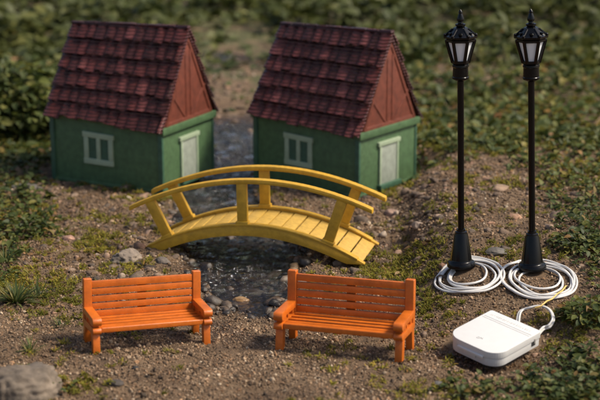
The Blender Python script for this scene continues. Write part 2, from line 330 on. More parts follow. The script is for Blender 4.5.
# ------------------------------------------------------------------ house
def make_house():
    root = empty('toy_house', Matrix.Identity(4))
    W, D, hw, hr, ox = 6.70, 5.06, 3.33, 8.05, .2
    X = W/2
    b = MB(); b.box((0, D/2, hw/2), (W, D, hw), bev=.05)
    b.box((0, D/2, .09), (W+.10, D+.10, .18), bev=.03)                       # base course
    b.box((0, -.012, hw-.13), (W-.02, .09, .26), bev=.02); b.box((0, D+.012, hw-.13), (W-.02, .09, .26), bev=.02)
    b.build('wall', M['green'], root)
    for sx in (-1, 1):
        for yy in (0, D): MB().box((sx*(X-.08), yy, hw/2), (.26, .17, hw-.06), bev=.03).build('corner_post', M['green_dark'], root)
    for sx in (-1, 1):                                                       # beam under each gable
        MB().box((sx*(X+.05), D/2, hw-.12), (.26, D+.30, .36), bev=.04).build('eave_beam', M['green'], root)
    # windows on the long walls
    for yy, sgn in ((0, -1), (D, 1)):
        wx, wz, w, h = -.42, 1.85, 1.72, 1.30
        f = MB()
        for zz in (wz-h/2, wz+h/2): f.box((wx, yy+sgn*.05, zz), (w+(.16 if zz > wz else .06), .16, .27), bev=.03)
        for xx, ww in ((-w/2+.12, .26), (0, .22), (w/2-.12, .26)): f.box((wx+xx, yy+sgn*.045, wz), (ww, .14, h-.2), bev=.025)
        wn = f.build('window', M['frame_pale'], root)
        p = MB()
        for xx in (-.37, .37): p.box((wx+xx, yy+sgn*.012, wz), (.48, .03, h-.28), bev=0)
        p.build('pane', M['green_dark'], wn)
    # doors on the gable ends
    for sgn in (1, -1):
        d = MB(); d.box((sgn*(X+.025), D*.50, 1.38), (.08, 1.42, 2.1), bev=.02)
        dr = d.build('door', M['door_grey'], root)
        f = MB(); f.box((sgn*(X+.06), D*.50, 2.50), (.17, 1.95, .22), bev=.03)
        for q in (-.77, .77): f.box((sgn*(X+.05), D*.50+q, 1.36), (.13, .14, 2.08), bev=.03)
        f.build('door_frame', M['frame_pale'], dr)
        MB().box((sgn*(X+.12), D*.50, .26), (.30, 1.9, .26), bev=.04).build('doorstep', M['green_dark'], root)
    # gables
    for sgn in (1, -1):
        g = MB(); g.prism([(.12, hw+.04), (D-.12, hw+.04), (D/2, hr-.25)], 'x', sgn*(X-.1), sgn*(X+.07), bev=.02)
        x0 = sgn*(X+.055)
        for yy in (D/2-.22, D/2+.22): g.box((x0, yy, hw+1.9), (.10, .14, 3.5), bev=.02)
        g.box((x0+sgn*.004, D/2, hw+.14), (.10, D-.5, .22), bev=.02)
        for s2 in (-1, 1):
            g.box((x0+sgn*.003, D/2+s2*1.02, hw+.98), (.10, .16, 2.0), rot=(s2*.74*-1, 0, 0), bev=.02)
            L_ = math.hypot(D/2, hr-hw); an = math.atan2(D/2, hr-hw)
            g.box((x0+sgn*.01, D/2+s2*(D/4-.17), (hw+hr)/2-.14), (.12, .18, L_-.5), rot=(s2*an, 0, 0), bev=.02)
        g.build('gable', M['gable'], root)
    # roof with relief shingles
    rf = MB()
    rf.prism([(-.18, hw-.06), (-.12, hw+.10), (D/2, hr-.03), (D+.12, hw+.10), (D+.18, hw-.06), (D/2, hr-.36)], 'x', -X-ox+.03, X+ox-.03, bev=.015)
    slope = math.atan2(hr-hw, D/2+.12); SL = math.hypot(hr-hw, D/2+.12)+.30
    R = 6; pitch = SL/R
    for side in (-1, 1):
        for row in range(R):
            ncol = 12; cw = (W+2*ox)/ncol
            off = random.uniform(-.25, .25)*cw
            x = -X-ox
            edges = [x]+[x+cw*(i+.5*(row % 2))+random.uniform(-.07, .07) for i in range(1, ncol)]+[X+ox]
            edges = [min(e, X+ox) for e in edges]
            for a, c in zip(edges, edges[1:]):
                w_ = c-a
                if w_ < .12: continue
                s_end = (row+1)*pitch + random.uniform(-.10, .06)
                if row == R-1: s_end = SL+random.uniform(-.12, .03)
                s_top = row*pitch-.12
                ln = s_end-s_top; sm = (s_end+s_top)/2; th = .10+random.uniform(0, .03)
                t = bmesh.new(); K = 6; rows_ = []
                tw = random.uniform(.0, .16)
                for (fy, lift) in ((.5, .0), (-.5, .15+random.uniform(-.02, .03))):
                    up = []; dn = []
                    for q in range(K+1):
                        fq = q/K; xx = (fq-.5)*w_*.97
                        bul = .11*math.sin(PI*min(1, fq*1.15+.02))**.8 if fq < .85 else .012
                        z_ = lift+bul*(1 if fy < 0 else .6)-xx*tw
                        jy = (random.uniform(-.025, .025) if fy < 0 else 0)
                        up.append(t.verts.new((xx, fy*ln+jy, z_+.03))); dn.append(t.verts.new((xx, fy*ln+jy, z_-.05)))
                    rows_.append((up, dn))
                (ua, da_), (ub, db_) = rows_
                for q in range(K):
                    t.faces.new((ub[q], ub[q+1], ua[q+1], ua[q])); t.faces.new((db_[q], da_[q], da_[q+1], db_[q+1])); t.faces.new((ub[q], db_[q], db_[q+1], ub[q+1]))
                t.faces.new((ua[0], da_[0], db_[0], ub[0])); t.faces.new((ub[K], db_[K], da_[K], ua[K]))
                bmesh.ops.recalc_face_normals(t, faces=t.faces[:])
                if side > 0: mt = Matrix.Translation(((a+c)/2, D/2+math.cos(slope)*sm, hr+.02-math.sin(slope)*sm)) @ Matrix.Rotation(PI, 4, 'Z') @ Matrix.Rotation(slope, 4, 'X')
                else: mt = Matrix.Translation(((a+c)/2, D/2-math.cos(slope)*sm, hr+.02-math.sin(slope)*sm)) @ Matrix.Rotation(slope, 4, 'X')
                rf.add(t, mt)
    x = -X-ox
    roof = rf.build('roof', M['shingle'], root, smooth=35)
    cp = MB()
    nseg = 9
    for i in range(nseg):
        a = x+(W+2*ox)*i/nseg; c = x+(W+2*ox)*(i+1)/nseg
        cp.box(((a+c)/2, D/2, hr+.07+random.uniform(-.015, .015)), (c-a-.015, .30, .17), bev=.04)
    cp.build('ridge_cap', M['shingle'], roof)
    for o_ in [q for q in bpy.data.objects if q.type == 'MESH' and (q.parent == root or (q.parent and q.parent.parent == root))]:
        for v in o_.data.vertices:
            k = (X-v.co.x)/W; z = v.co.z
            v.co.z += k*(float(np.interp(z, [0, hw, hr], [0, .34, -.20])))
    return root
house = make_house()
labels = ['green toy house with a shingled maroon roof, the one at the far left with no lamp or bench touching it',
          'green toy house with a shingled maroon roof, standing behind the right end of the yellow bridge']
labels[0] = 'green toy house with maroon roof, behind the left end of the yellow bridge'
labels[1] = 'green toy house with maroon roof, behind the right end of the yellow bridge'
for i, hd in enumerate(HOUSES):
    h = house if i == 0 else make_house()
    h.matrix_world = Matrix.Translation((hd['x'], hd['y'], -.03)) @ Matrix.Rotation(hd['yaw'], 4, 'Z') @ Matrix.Scale(hd['s'], 4)
    tag(h, labels[i], 'toy house', 'toy houses behind the bridge')

# ------------------------------------------------------------------ bench
def make_bench():
    root = empty('toy_bench', Matrix.Identity(4)); w = 4.33; o = M['orange']
    for sx in (-1, 1):
        xc = sx*w/2
        MB().box((xc, 1.50, 1.70), (.33, .25, 1.76), rot=(-.05, 0, 0), bev=.05, seg=3).build('backrest_post', o, root)
        MB().prism([(1.66, 0), (1.38, 0), (1.30, .95), (1.60, .95)], 'x', xc-.13, xc+.13, bev=.04).build('leg', o, root)
        MB().prism([(-.05, 0), (.24, 0), (.36, .84), (.06, .84)], 'x', xc-.14, xc+.14, bev=.04).build('leg', o, root)
        # lower side rail with rounded nose
        a = [(1.42, .80), (1.42, 1.06), (.05, 1.06)]+[(.02+.13*math.cos(t), .93+.13*math.sin(t)) for t in np.linspace(PI/2+.2, 3*PI/2-.2, 7)]+[(.05, .80)]
        MB().prism(a, 'x', xc-.165, xc+.165, bev=.035).build('side_rail', o, root)
        a = [(1.42, 1.26), (1.42, 1.50), (.30, 1.45)]+[(.04+.15*math.cos(t), 1.28+.16*math.sin(t)) for t in np.linspace(PI/2+.1, 3*PI/2-.1, 8)]+[(.32, 1.13), (.36, 1.24)]
        m_ = MB(); m_.prism(a, 'x', xc-.175, xc+.175, bev=.04)
        for yy, ww in ((.22, .26), (.74, .12), (1.28, .26)): m_.box((xc, yy, 1.16), (.22, ww, .28), bev=.02)   # uprights leave two slots
        m_.build('armrest', o, root)
    s = MB(); inner = w-.33
    for k, yy in enumerate(np.linspace(.33, 1.28, 4)): s.box((0, yy, 1.0+.01*k), (inner, .205, .11), bev=.03)
    s.box((0, .09, .955), (inner, .24, .20), bev=.05, seg=3)
    s.build('seat', o, root)
    for xx in (-1.62, 0, 1.62): MB().box((xx, .72, .86), (.26 if xx else .2, 1.2, .14), bev=.02).build('seat_support', o, root)
    b = MB()
    for k in range(5):
        z = 1.19+.285*k; y = 1.46+(z-1.1)*.05
        b.box((0, y, z), (inner, .15, .236 if k < 4 else .26), rot=(-.05, 0, 0), bev=.03)
    b.build('backrest', o, root)
    MB().box((0, 1.60, 1.72), (.34, .10, 1.35), rot=(-.05, 0, 0), bev=.02).build('centre_stile', o, root)
    return root
bench = make_bench()
bl = ['orange slatted toy bench in front of the left end of the yellow bridge',
      'orange slatted toy bench on the gravel between the stream and the white box']
for i, d in enumerate(BENCHES):
    o = bench if i == 0 else copy_tree(bench)
    o.matrix_world = Matrix.Translation((d['x'], d['y'], -.02)) @ Euler((d['rx'], d['ry'], d['yaw']), 'XYZ').to_matrix().to_4x4() @ Matrix.Scale(d['s'], 4)
    tag(o, bl[i], 'toy bench', 'orange toy benches')

# ------------------------------------------------------------------ bridge
def make_bridge():
    root = empty('toy_bridge', Matrix.Translation((-2.2, 62.8, 0.02)) @ Euler((0, -.02, -.25)).to_matrix().to_4x4())
    La, Lb, rise, ka, W = 5.0, 5.15, 1.42, .055, 3.0
    arc = lambda u: rise-ka*u*u
    def strip(u0, u1, top, bot, y0, y1, n=40, bev=.03):
        us = np.linspace(u0, u1, n)
        pts = [(u, top(u)) for u in us]+[(u, bot(u)) for u in us[::-1]]
        return pts
    for yc in (0, W):
        pts = strip(-La, Lb, arc, lambda u: max(arc(u)-.50-.0*abs(u), -.10), 0, 0)
        MB().prism(pts, 'y', yc-.13, yc+.13, bev=.03).build('side_beam', M['yellow'], root)
        pts = strip(-4.7, 4.85, lambda u: arc(u)+.045, lambda u: arc(u)-.04, 0, 0)
        MB().prism(pts, 'y', yc-.17, yc+.17, bev=.02).build('beam_cap', M['yellow'], root)
    # planks
    dk = MB(); n = 16; us = np.linspace(-La+.15, Lb-.15, n+1)
    for a, c in zip(us, us[1:]):
        m_ = (a+c)/2; sl = math.atan(-2*ka*m_); ln = (c-a)/math.cos(sl)
        dk.box((m_, W/2, arc(m_)-.17+random.uniform(-.01, .01)), (ln-.06, W-.24, .13), rot=(random.uniform(-.006, .006), -sl, 0), bev=.02)
    dk.build('deck', M['deck'], root)
    # rails and posts
    hr, kr, Rr = 3.28, .042, 5.5
    for yc, sg in ((0, -1), (W, 1)):
        yr = yc+(.10 if sg < 0 else 0)
        rarc = (lambda u: hr+.17+.035*u-kr*u*u) if sg < 0 else (lambda u: hr+.07+.012*u-kr*u*u)
        pts = strip(-Rr, Rr, rarc, lambda u: rarc(u)-.21, 0, 0)
        MB().prism(pts, 'y', yr-.19, yr+.19, bev=.045).build('handrail', M['yellow'], root)
        for (bx, tx) in ((-3.72, -4.55), (-.28 if sg < 0 else -.1, -.28 if sg < 0 else -.1), (3.5, 4.2)):
            p0 = Vector((bx, yc, arc(bx)-.05)); p1 = Vector((tx, yr, rarc(tx)-.12)); d = p1-p0
            an = math.atan2(d.x, d.z)
            MB().box((p0+p1)/2, (.46, .24, d.length), rot=(0, an, 0), bev=.035).build('post', M['yellow'], root)
            MB().box(p0+d.normalized()*.12, (.56, .34, .16), rot=(0, an, 0), bev=.03).build('post_foot', M['yellow'], root)
    tag(root, 'arched yellow footbridge with plank deck and handrails spanning the little stream', 'toy bridge')
make_bridge()

# ------------------------------------------------------------------ lamps
def make_lamp():
    root = empty('toy_street_lamp', Matrix.Identity(4)); k = M['black']
    MB().lathe([(.56, 0), (.60, .03), (.60, .17), (.56, .24), (.50, .27), (.47, .30), (.455, .36), (.30, 1.42), (.26, 1.50), (.255, 1.56), (.19, 1.60), (.18, 1.68)], 40).build('lamp_base', k, root)
    MB().lathe([(.135, 1.5), (.135, 8.2)], 20).build('pole', k, root)
    MB().lathe([(.15, 8.05), (.30, 8.12), (.34, 8.15), (.345, 8.22), (.325, 8.25), (.315, 8.62), (.345, 8.66), (.335, 8.74), (.27, 8.80)], 32).build('collar', k, root)
    ln = MB(); rot = PI/6*0+PI/6+PI/6*0
    rb, rt, zb, zt = .33, .585, 8.84, 9.76
    ln.lathe([(.30, 8.76), (rb+.05, 8.80), (rb+.05, 8.90), (rb-.04, 8.92)], 6, 0)
    ln.lathe([(rt-.04, 9.68), (rt+.05, 9.72), (rt+.05, 9.80), (rt-.1, 9.82)], 6, 0)
    for i in range(6):
        a = 2*PI*i/6
        p0 = Vector((rb*math.cos(a), rb*math.sin(a), zb)); p1 = Vector((rt*math.cos(a), rt*math.sin(a), zt))
        ln.tube([p0, p1], .078, 6)
    L_ = ln.build('lantern', k, root)
    MB().lathe([(rb-.05, zb), (rt-.05, zt)], 6, 0).build('glass', M['pane'], L_)
    r = MB(); r.lathe([(.54, 9.80), (.68, 9.84), (.70, 9.93), (.63, 9.97), (.33, 10.20), (.30, 10.27), (.20, 10.31), (.15, 10.34)], 6, 0)
    for i in range(6):
        a = 2*PI*i/6
        r.tube([Vector((.67*math.cos(a), .67*math.sin(a), 9.93)), Vector((.32*math.cos(a), .32*math.sin(a), 10.22))], .045, 6)
        r.lathe([(.055, 0), (.06, .05), (.02, .10)], 8, 0, (.64*math.cos(a), .64*math.sin(a), 9.94))
        a += PI/6
        r.lathe([(.08, 0), (.075, .06), (.02, .08)], 8, 0, (.48*math.cos(a), .48*math.sin(a), 10.03))
    r.build('lantern_roof', k, L_)
    MB().lathe([(.16, 10.32), (.21, 10.36), (.21, 10.42), (.11, 10.46), (.10, 10.52), (.15, 10.56), (.155, 10.64), (.10, 10.78), (.07, 10.86), (.085, 10.90), (.06, 10.96), (.01, 11.02)], 20).build('finial', k, L_)
    return root
lamp = make_lamp()
LAMPS = []
for i, (px, py, lx) in enumerate([(461, 269.5, .15), (532, 272, .2)]):
    p = place(px, py); LAMPS.append(p)
    o = lamp if i == 0 else copy_tree(lamp)
    dist = math.hypot(p[1], 19.4-p[2]-5)
    sc = dist/math.hypot(61.3, 14)*(1.0+.012*i)
    z = hz_s(p[0], p[1])+.12
    o.matrix_world = Matrix.Translation((p[0], p[1], z)) @ Euler((0, (-.030, -.044)[i], -math.atan2(p[0], p[1])+.04*i)).to_matrix().to_4x4() @ Matrix.Scale(sc, 4)
    tag(o, ['black toy street lamp nearer the yellow bridge, its base on a coil of white cable', 'black toy street lamp directly behind the white box, on a coil of cable'][i], 'toy street lamp', 'black toy street lamps')
# coils of cable, wires of the lamps
def coil(lampo, px, py, rx, ry, turns, seed, tail=None):
    rg = np.random.default_rng(seed); c = place(px, py); pts = []
    ph = (2.4, 2.05)[lampo]; n = 56; off = rg.uniform(0, 6)
    for k in range(int(turns*n)):
        t = k/n*2*PI; u = k/(turns*n)
        lay = float(np.interp(k/n, np.arange(8), [.55, .97, 1.0, .90, .76, .62, .50, .5]))+.015*math.sin(t*1.3+seed)
        ex = .09*math.sin(t*.31+seed*2); ey = .10*math.cos(t*.23+seed)
        x = c[0]+(rx*lay)*math.cos(t+ph)+ex+rg.normal(0, .004); y = c[1]+(ry*lay)*math.sin(t+ph)+ey
        zz = hz_s(x, y)+.06+.03*((k//n) % 2)+.03*math.sin(t*.5+seed)**2+.03*u
        pts.append(Vector((x, y, zz)))
    lp = Vector(LAMPS[lampo]); start = [Vector((lp.x-.1, lp.y-.2, pts[0].z)), ]
    pts2 = [lp+Vector((0, -.3, .1))]
    m_ = MB(); m_.tube(pts, .05, 8)
    return m_, pts
lamps = [o for o in bpy.data.objects if o.name.startswith('toy_street_lamp')]
lamps.sort(key=lambda o: o.matrix_world.translation.x)
for i, (px, py, rx, ry, turns) in enumerate([(470.5, 274.5, 1.33, 1.60, 6), (539.5, 281.5, 1.48, 1.8, 6)]):
    m_, pts = coil(i, px, py, rx, ry, turns, 3+i)
    o = m_.build('cable', M['wire'], None, smooth=60)
    o.parent = lamps[i]; o.matrix_parent_inverse = lamps[i].matrix_world.inverted()
    COILP = pts

# ------------------------------------------------------------------ white box
def make_box():
    t9 = math.radians(9)
    n = Vector((0, -math.sin(t9), math.cos(t9)))
    P0 = Vector(unp(494, 333, .75+.0))
    def hit(px, py):
        d = Vector(unp(px, py, 0))-Vector((0, 0, CAMH)); C0 = Vector((0, 0, CAMH)); return C0+d*((P0-C0).dot(n)/d.dot(n))
    Lp, T, Rp, F = [hit(*q) for q in ((444.7, 333.5), (493, 310), (541, 331.5), (497.2, 356.5))]
    cen = (Lp+T+Rp+F)/4
    ax = ((Rp-T)+(F-Lp)).normalized(); ay = n.cross(ax).normalized()           # x along text edge, y towards the text edge
    if ay.dot(T-Lp) < 0: ay = -ay
    w = ((Rp-T).length+(F-Lp).length)/2; d = ((T-Lp).length+(Rp-F).length)/2; h = .56
    rot = Matrix((ax, ay, n)).transposed().to_4x4()
    root = empty('battery_box', Matrix.Translation(cen-n*h) @ rot)
    def outline(w, d, rf, rb, k=10):
        pts = []
        for (cx, cy, r, a0) in ((w/2-rb, d/2-rb, rb, 0), (-w/2+rb, d/2-rb, rb, PI/2), (-w/2+rf, -d/2+rf, rf, PI), (w/2-rf, -d/2+rf, rf, 3*PI/2)):
            for j in range(k+1): a = a0+PI/2*j/k; pts.append((cx+r*math.cos(a), cy+r*math.sin(a)))
        return pts
    MB().prism(outline(w-.05, d-.05, .56, .10), 'z', 0, .30, bev=.045, seg=3).build('case', M['white'], root)
    lid = MB(); lid.prism(outline(w, d, .60, .10), 'z', .315, h, bev=.04, seg=3)
    ld = lid.build('lid', M['white'], root)
    g = MB(); g.box((0, d/2-.50, h+.004), (w-.16, .035, .012), bev=0); g.box((0, d/2-.62, h+.004), (w-.16, .02, .010), bev=0)
    g.build('ridge_line', M['white'], ld)
    lt = MB(); lt.box((0, -d/2-.025, .30), (w-1.15, .10, .10), bev=.03); lt.build('latch', M['white'], root)
    MB().box((-.05, -d/2+.0, .17), (.55, .02, .12), bev=.008).build('label_recess', M['white'], root)
    MB().box((w/2-.03, d/2-.42, .30), (.05, .22, .34), bev=.01).build('switch_slot', M['slot'], root)
    MB().box((w/2-.005, d/2-.38, .30), (.05, .08, .20), bev=.01).build('switch', M['metal'], root)
    # raised lettering : small illegible strip of characters, and ON mark
    def text(s, size, loc, rz, name, mat, ext=.008):
        cu = bpy.data.curves.new(name, 'FONT'); cu.body = s; cu.size = size; cu.extrude = ext; cu.align_x = 'CENTER'; cu.align_y = 'CENTER'
        to = bpy.data.objects.new(name, cu); COL.objects.link(to)
        dg = bpy.context.evaluated_depsgraph_get(); me = bpy.data.meshes.new_from_object(to.evaluated_get(dg))
        bpy.data.objects.remove(to); me.materials.clear(); me.materials.append(mat)
        o = bpy.data.objects.new(name, me); COL.objects.link(o); o.parent = ld; o.location = loc; o.rotation_euler = (0, 0, rz); return o
    g = MB(); xx = -.92; rl = random.Random(4)
    while xx < .92:
        g.box((xx, d/2-.29+rl.uniform(-.008, .008), h+.003), (rl.choice((.018, .03, .045)), rl.choice((.06, .09, .11)), .006), rot=(0, 0, rl.uniform(-.3, .3)), bev=0)
        xx += rl.choice((.05, .065, .085, .11))
    g.build('embossed_lettering', M['grey_mark'], ld)
    text('ON', .16, (-.10, -d/2+.62, h+.004), .35, 'on_mark', M['grey_mark'])
    W_ = Matrix.Translation(cen-n*h) @ rot
    # cable loop out of the back and in at the right
    def wp(px, py, z): return Vector(unp(px, py, z))
    a = W_ @ Vector((.10, d/2-.1, .30)); z = W_ @ Vector((w/2-.05, d/2-.22, .34))
    inv = W_.inverted()
    def z_at(px, py, dz): q = place(px, py); q = unp(px, py, q[2]+dz); return Vector(q)
    ctrl = [a, z_at(519, 312.5, .22), z_at(530, 307.5, .25), z_at(541, 306, .25), z_at(550, 310, .2), z_at(554, 319, .15), z_at(550, 327, .12), z_at(543, 330, .15), z]
    lp = MB()
    for off in (0, 1):
        pts = []
        for i in range(len(ctrl)-1):
            p0 = ctrl[max(i-1, 0)]; p1 = ctrl[i]; p2 = ctrl[i+1]; p3 = ctrl[min(i+2, len(ctrl)-1)]
            for t in np.linspace(0, 1, 10, endpoint=False):
                pts.append(.5*((2*p1)+(p2-p0)*t+(2*p0-5*p1+4*p2-p3)*t*t+(3*p1-p0-3*p2+p3)*t**3))
        pts.append(z)
        c0 = sum(ctrl, Vector())/len(ctrl)
        if off: pts = [c0+(p-c0)*.90+Vector((0, 0, .05)) for p in pts]
        lp.tube([inv @ p for p in pts], .044, 8)
    lp.build('cable', M['wire'], root, smooth=60)
    y0 = z_at(541, 306, .36); y1 = z_at(552, 299, .30); y2 = z_at(562, 291, .34)
    MB().tube([inv @ p for p in (z_at(535, 308, .3), y0, y0*.5+y1*.5+Vector((0, 0, .05)), y1, y1*.5+y2*.5+Vector((0, 0, .04)), y2, z_at(566, 286, .2))], .034, 6).build('yellow_wire', M['yellow_wire'], root, smooth=60)
    tag(root, 'flat white plastic battery box with rounded corners and a cable loop', 'battery box')
make_box()

# ------------------------------------------------------------------ ground sheet
def axis(segs):
    out = []
    for a, b, st in segs: out.append(np.arange(a, b, st))
    return np.concatenate(out)
def grow(a, b, n, p=2.5): return a+(b-a)*(np.linspace(0, 1, n)**p)
xs = np.concatenate([-grow(16, 2500, 60)[::-1], np.arange(-15.9, 15.95, .1), grow(16, 2500, 60)])
ys = np.concatenate([np.arange(-300, 30, 15), np.arange(30, 44, .5), np.arange(44, 80, .09), np.arange(80, 110, .25), grow(110, 4000, 120, 2.6)])
Xg, Yg = np.meshgrid(xs, ys); Z = height(Xg, Yg)
V = np.stack([Xg, Yg, Z], -1).reshape(-1, 3); nx, ny = len(xs), len(ys)
idx = np.arange(nx*ny).reshape(ny, nx)
F = np.stack([idx[:-1, :-1], idx[:-1, 1:], idx[1:, 1:], idx[1:, :-1]], -1).reshape(-1, 4)
tag(mesh_np('ground', V, F, M['dirt'], smooth=True), kind='structure')
# water sheet following the channel
wy = np.arange(52.5, 150, .18); wn = 46
Wv = []
for y in wy:
    c = np.interp(y, SY, SX); w = np.interp(y, SY, SW)*1.5
    for t in np.linspace(-1, 1, wn):
        x = c+t*w
        Wv.append((x, y, 0))
Wv = np.array(Wv)
amp = .15+.85*ss(57, 61, Wv[:, 1])
Wv[:, 2] = WATER+amp*((fbm(Wv[:, 0]*1.5, Wv[:, 1]*1.3, 31, 3)-.5)*.24+(fbm(Wv[:, 0]*4, Wv[:, 1]*3, 35, 2)-.5)*.05)
idx = np.arange(len(Wv)).reshape(len(wy), wn)
F = np.stack([idx[:-1, :-1], idx[:-1, 1:], idx[1:, 1:], idx[1:, :-1]], -1).reshape(-1, 4)
tag(mesh_np('water', Wv, F, M['water'], smooth=True), kind='structure')

# ------------------------------------------------------------------ scattering tools
def rand_rot(n, upright=None):
    q = rng.normal(size=(n, 4)); q /= np.linalg.norm(q, axis=1, keepdims=True); w, x, y, z = q.T
    return np.stack([1-2*(y*y+z*z), 2*(x*y-z*w), 2*(x*z+y*w), 2*(x*y+z*w), 1-2*(x*x+z*z), 2*(y*z-x*w), 2*(x*z-y*w), 2*(y*z+x*w), 1-2*(x*x+y*y)], -1).reshape(n, 3, 3)
def zrot_tilt(az, tilt, roll=None):
    """matrix turning +X leaf axis to azimuth az and raising it by tilt"""
    ca, sa, ct, st = np.cos(az), np.sin(az), np.cos(tilt), np.sin(tilt)
    X = np.stack([ca*ct, sa*ct, st], -1); Y = np.stack([-sa, ca, 0*sa], -1); Zv = np.cross(X, Y)
    if roll is not None:
        cr, sr = np.cos(roll)[:, None], np.sin(roll)[:, None]; Y, Zv = Y*cr+Zv*sr, Zv*cr-Y*sr
    return np.stack([X, Y, Zv], -1)
def merge(protos, pos, rot, scl):
    """protos list of (V,F); instances split between them"""
    VV = []; FF = []; base = 0; n = len(pos); which = rng.integers(0, len(protos), n)
    for k, (pv, pf) in enumerate(protos):
        s = which == k; m_ = s.sum()
        if not m_: continue
        v = pv[None]*scl[s][:, None, :]; v = np.einsum('nij,nvj->nvi', rot[s], v)+pos[s][:, None, :]
        f = pf[None]+(np.arange(m_)*len(pv))[:, None, None]+base
        VV.append(v.reshape(-1, 3)); FF.append(f.reshape(-1, pf.shape[1])); base += m_*len(pv)
    return np.concatenate(VV), np.concatenate(FF)
def ico(sub, jit, seed):
    bm = bmesh.new(); bmesh.ops.create_icosphere(bm, subdivisions=sub, radius=1); r = random.Random(seed)
    v = np.array([list(q.co) for q in bm.verts]); f = np.array([[a.index for a in q.verts] for q in bm.faces]); bm.free()
    rr = np.random.default_rng(seed)
    for _ in range(9):                                     # random flat cuts give a stone its facets
        d = rr.normal(size=3); d /= np.linalg.norm(d); c = rr.uniform(.45, .85); e = v@d; k = e > c; v[k] -= np.outer((e[k]-c)*.9, d)
    v *= 1+rr.normal(0, jit, (len(v), 1)); return v, f
GR = [ico(1, .10, i) for i in range(6)]; PB = [ico(2, .06, 50+i) for i in range(7)]; PB3 = [ico(3, .012, 80+i) for i in range(6)]
def scat(n, x0, x1, y0, y1, dens, ypow=1.0):
    y = y0+(y1-y0)*rng.random(n)**ypow; x = x0+(x1-x0)*rng.random(n)
    half = .215*y+2.0; x = (rng.random(n)*2-1)*half
    p = dens(x, y); k = rng.random(n) < p; return x[k], y[k]
def ell(x, y, L, soft=.35):
    """plan of the planting: patches given by the place they occupy in the photograph"""
    P = np.stack([x, y, 0*x], -1); u, v = project(P); o = np.zeros_like(x)
    wob = .5*(vn(x*1.3, y*1.3, 41)-.5)+.35*(vn(x*3.5, y*3.5, 42)-.5)
    for (cx, cy, rx, ry, d) in L:
        r = np.sqrt(((u-cx)/rx)**2+((v-cy)/ry)**2)+wob; o = np.maximum(o, d*ss(1+soft, 1-soft, r))
    return o
def free(x, y, margin=1.0):
    """false inside the footprint of a thing"""
    ok = np.ones(len(x), bool)
    for h in HOUSES:
        dx = x-h['x']; dy = y-h['y']; c, s = math.cos(h['yaw']), math.sin(h['yaw']); u = dx*c+dy*s; v = -dx*s+dy*c
        ok &= ~((np.abs(u) < 3.45) & (v > -.1) & (v < 5.2))
    dx = x-BOXC[0]; dy = y-BOXC[1]; ok &= ~((np.abs(dx)+np.abs(dy)) < 1.9*margin)
    for q in LAMPS: ok &= np.hypot(x-q[0], y-q[1]) > .62*margin
    return ok
def coilfree(x, y):
    ok = np.ones(len(x), bool)
    for px, py, rx, ry in ((471, 274.5, 1.4, 1.7), (541, 281.5, 1.6, 2.0)):
        c = place(px, py); r = np.sqrt(((x-c[0])/rx)**2+((y-c[1])/ry)**2); ok &= ~((r < 1.12))
    ok &= ~(((x-unp(538,316)[0])/.9)**2+((y-unp(538,316)[1])/1.3)**2 < 1)
    return ok

# ------------------------------------------------------------------ gravel and pebbles
# fine grains
nG = 270000
x, y = scat(nG, 0, 0, 44.5, 84, lambda x, y: np.clip(.35+1.1*(fbm(x*.7, y*.7, 60, 3)-.2), 0, 1)*(1-.8*ss(66, 84, y)), 1.25)
k = free(x, y, 1.0); x, y = x[k], y[k]
s = np.exp(rng.normal(math.log(.028), .5, len(x))); s = np.clip(s, .013, .12)*(1+.5*ss(60, 80, y))
z = height(x, y)+s*.22
V, F = merge(GR, np.stack([x, y, z], -1), rand_rot(len(x)), s[:, None]*rng.uniform(.65, 1.25, (len(x), 3)))
tag(mesh_np('gravel', V, F, M['gravel'], smooth=False), 'fine brown and grey gravel covering the path', 'gravel', kind='stuff')
# pebbles : more along the stream and right of the bridge
def pd(x, y):
    d = stream_d(x, y)
    return np.clip(.07+.09*ss(55, 58, y)+.5*ss(1.9, 1.1, d)*ss(55, 59, y)+ell(x, y, [(430, 215, 75, 38, 1.0), (385, 205, 45, 25, .8), (110, 215, 70, 40, .45), (130, 265, 55, 18, .8), (60, 190, 60, 15, .5)]), 0, 1)
x, y = scat(13000, 0, 0, 45, 110, pd, 1.2); k = free(x, y, 1.15); x, y = x[k], y[k]
s = np.clip(np.exp(rng.normal(math.log(.105), .5, len(x))), .06, .40); s = s*np.where(y < 54.5, .62, 1.0)
zb = height(x, y)
V, F = merge(PB, np.stack([x, y, zb+s*.05], -1), zrot_tilt(rng.uniform(0, 7, len(x)), rng.normal(0, .25, len(x)), rng.normal(0, .25, len(x))), s[:, None]*np.stack([rng.uniform(.8, 1.4, len(x)), rng.uniform(.7, 1.1, len(x)), rng.uniform(.45, .8, len(x))], -1))
tag(mesh_np('pebbles', V, F, M['pebble'], smooth=True), 'rounded grey and brown pebbles along the stream and soil', 'pebbles', kind='stuff')

# wet stones of the stream bed, some breaking the surface
x, y = scat(30000, 0, 0, 53, 90, lambda x, y: ss(1.45, 1.05, stream_d(x, y))*(.3+.7*ss(.25, .9, stream_d(x, y)))*ss(54.6, 57, y)*.8, 1.1); k = free(x, y, 1.15); x, y = x[k], y[k]
s = np.clip(np.exp(rng.normal(math.log(.12), .6, len(x))), .04, .46)
V, F = merge(PB, np.stack([x, y, height(x, y)+s*.2], -1), zrot_tilt(rng.uniform(0, 7, len(x)), rng.normal(0, .3, len(x)), rng.normal(0, .3, len(x))), s[:, None]*np.stack([rng.uniform(.8, 1.4, len(x)), rng.uniform(.7, 1.1, len(x)), rng.uniform(.5, .95, len(x))], -1))
tag(mesh_np('stream_stones', V, F, M['wetstone'], smooth=True), 'wet stones lining the bed and banks of the stream', 'stones', kind='stuff')

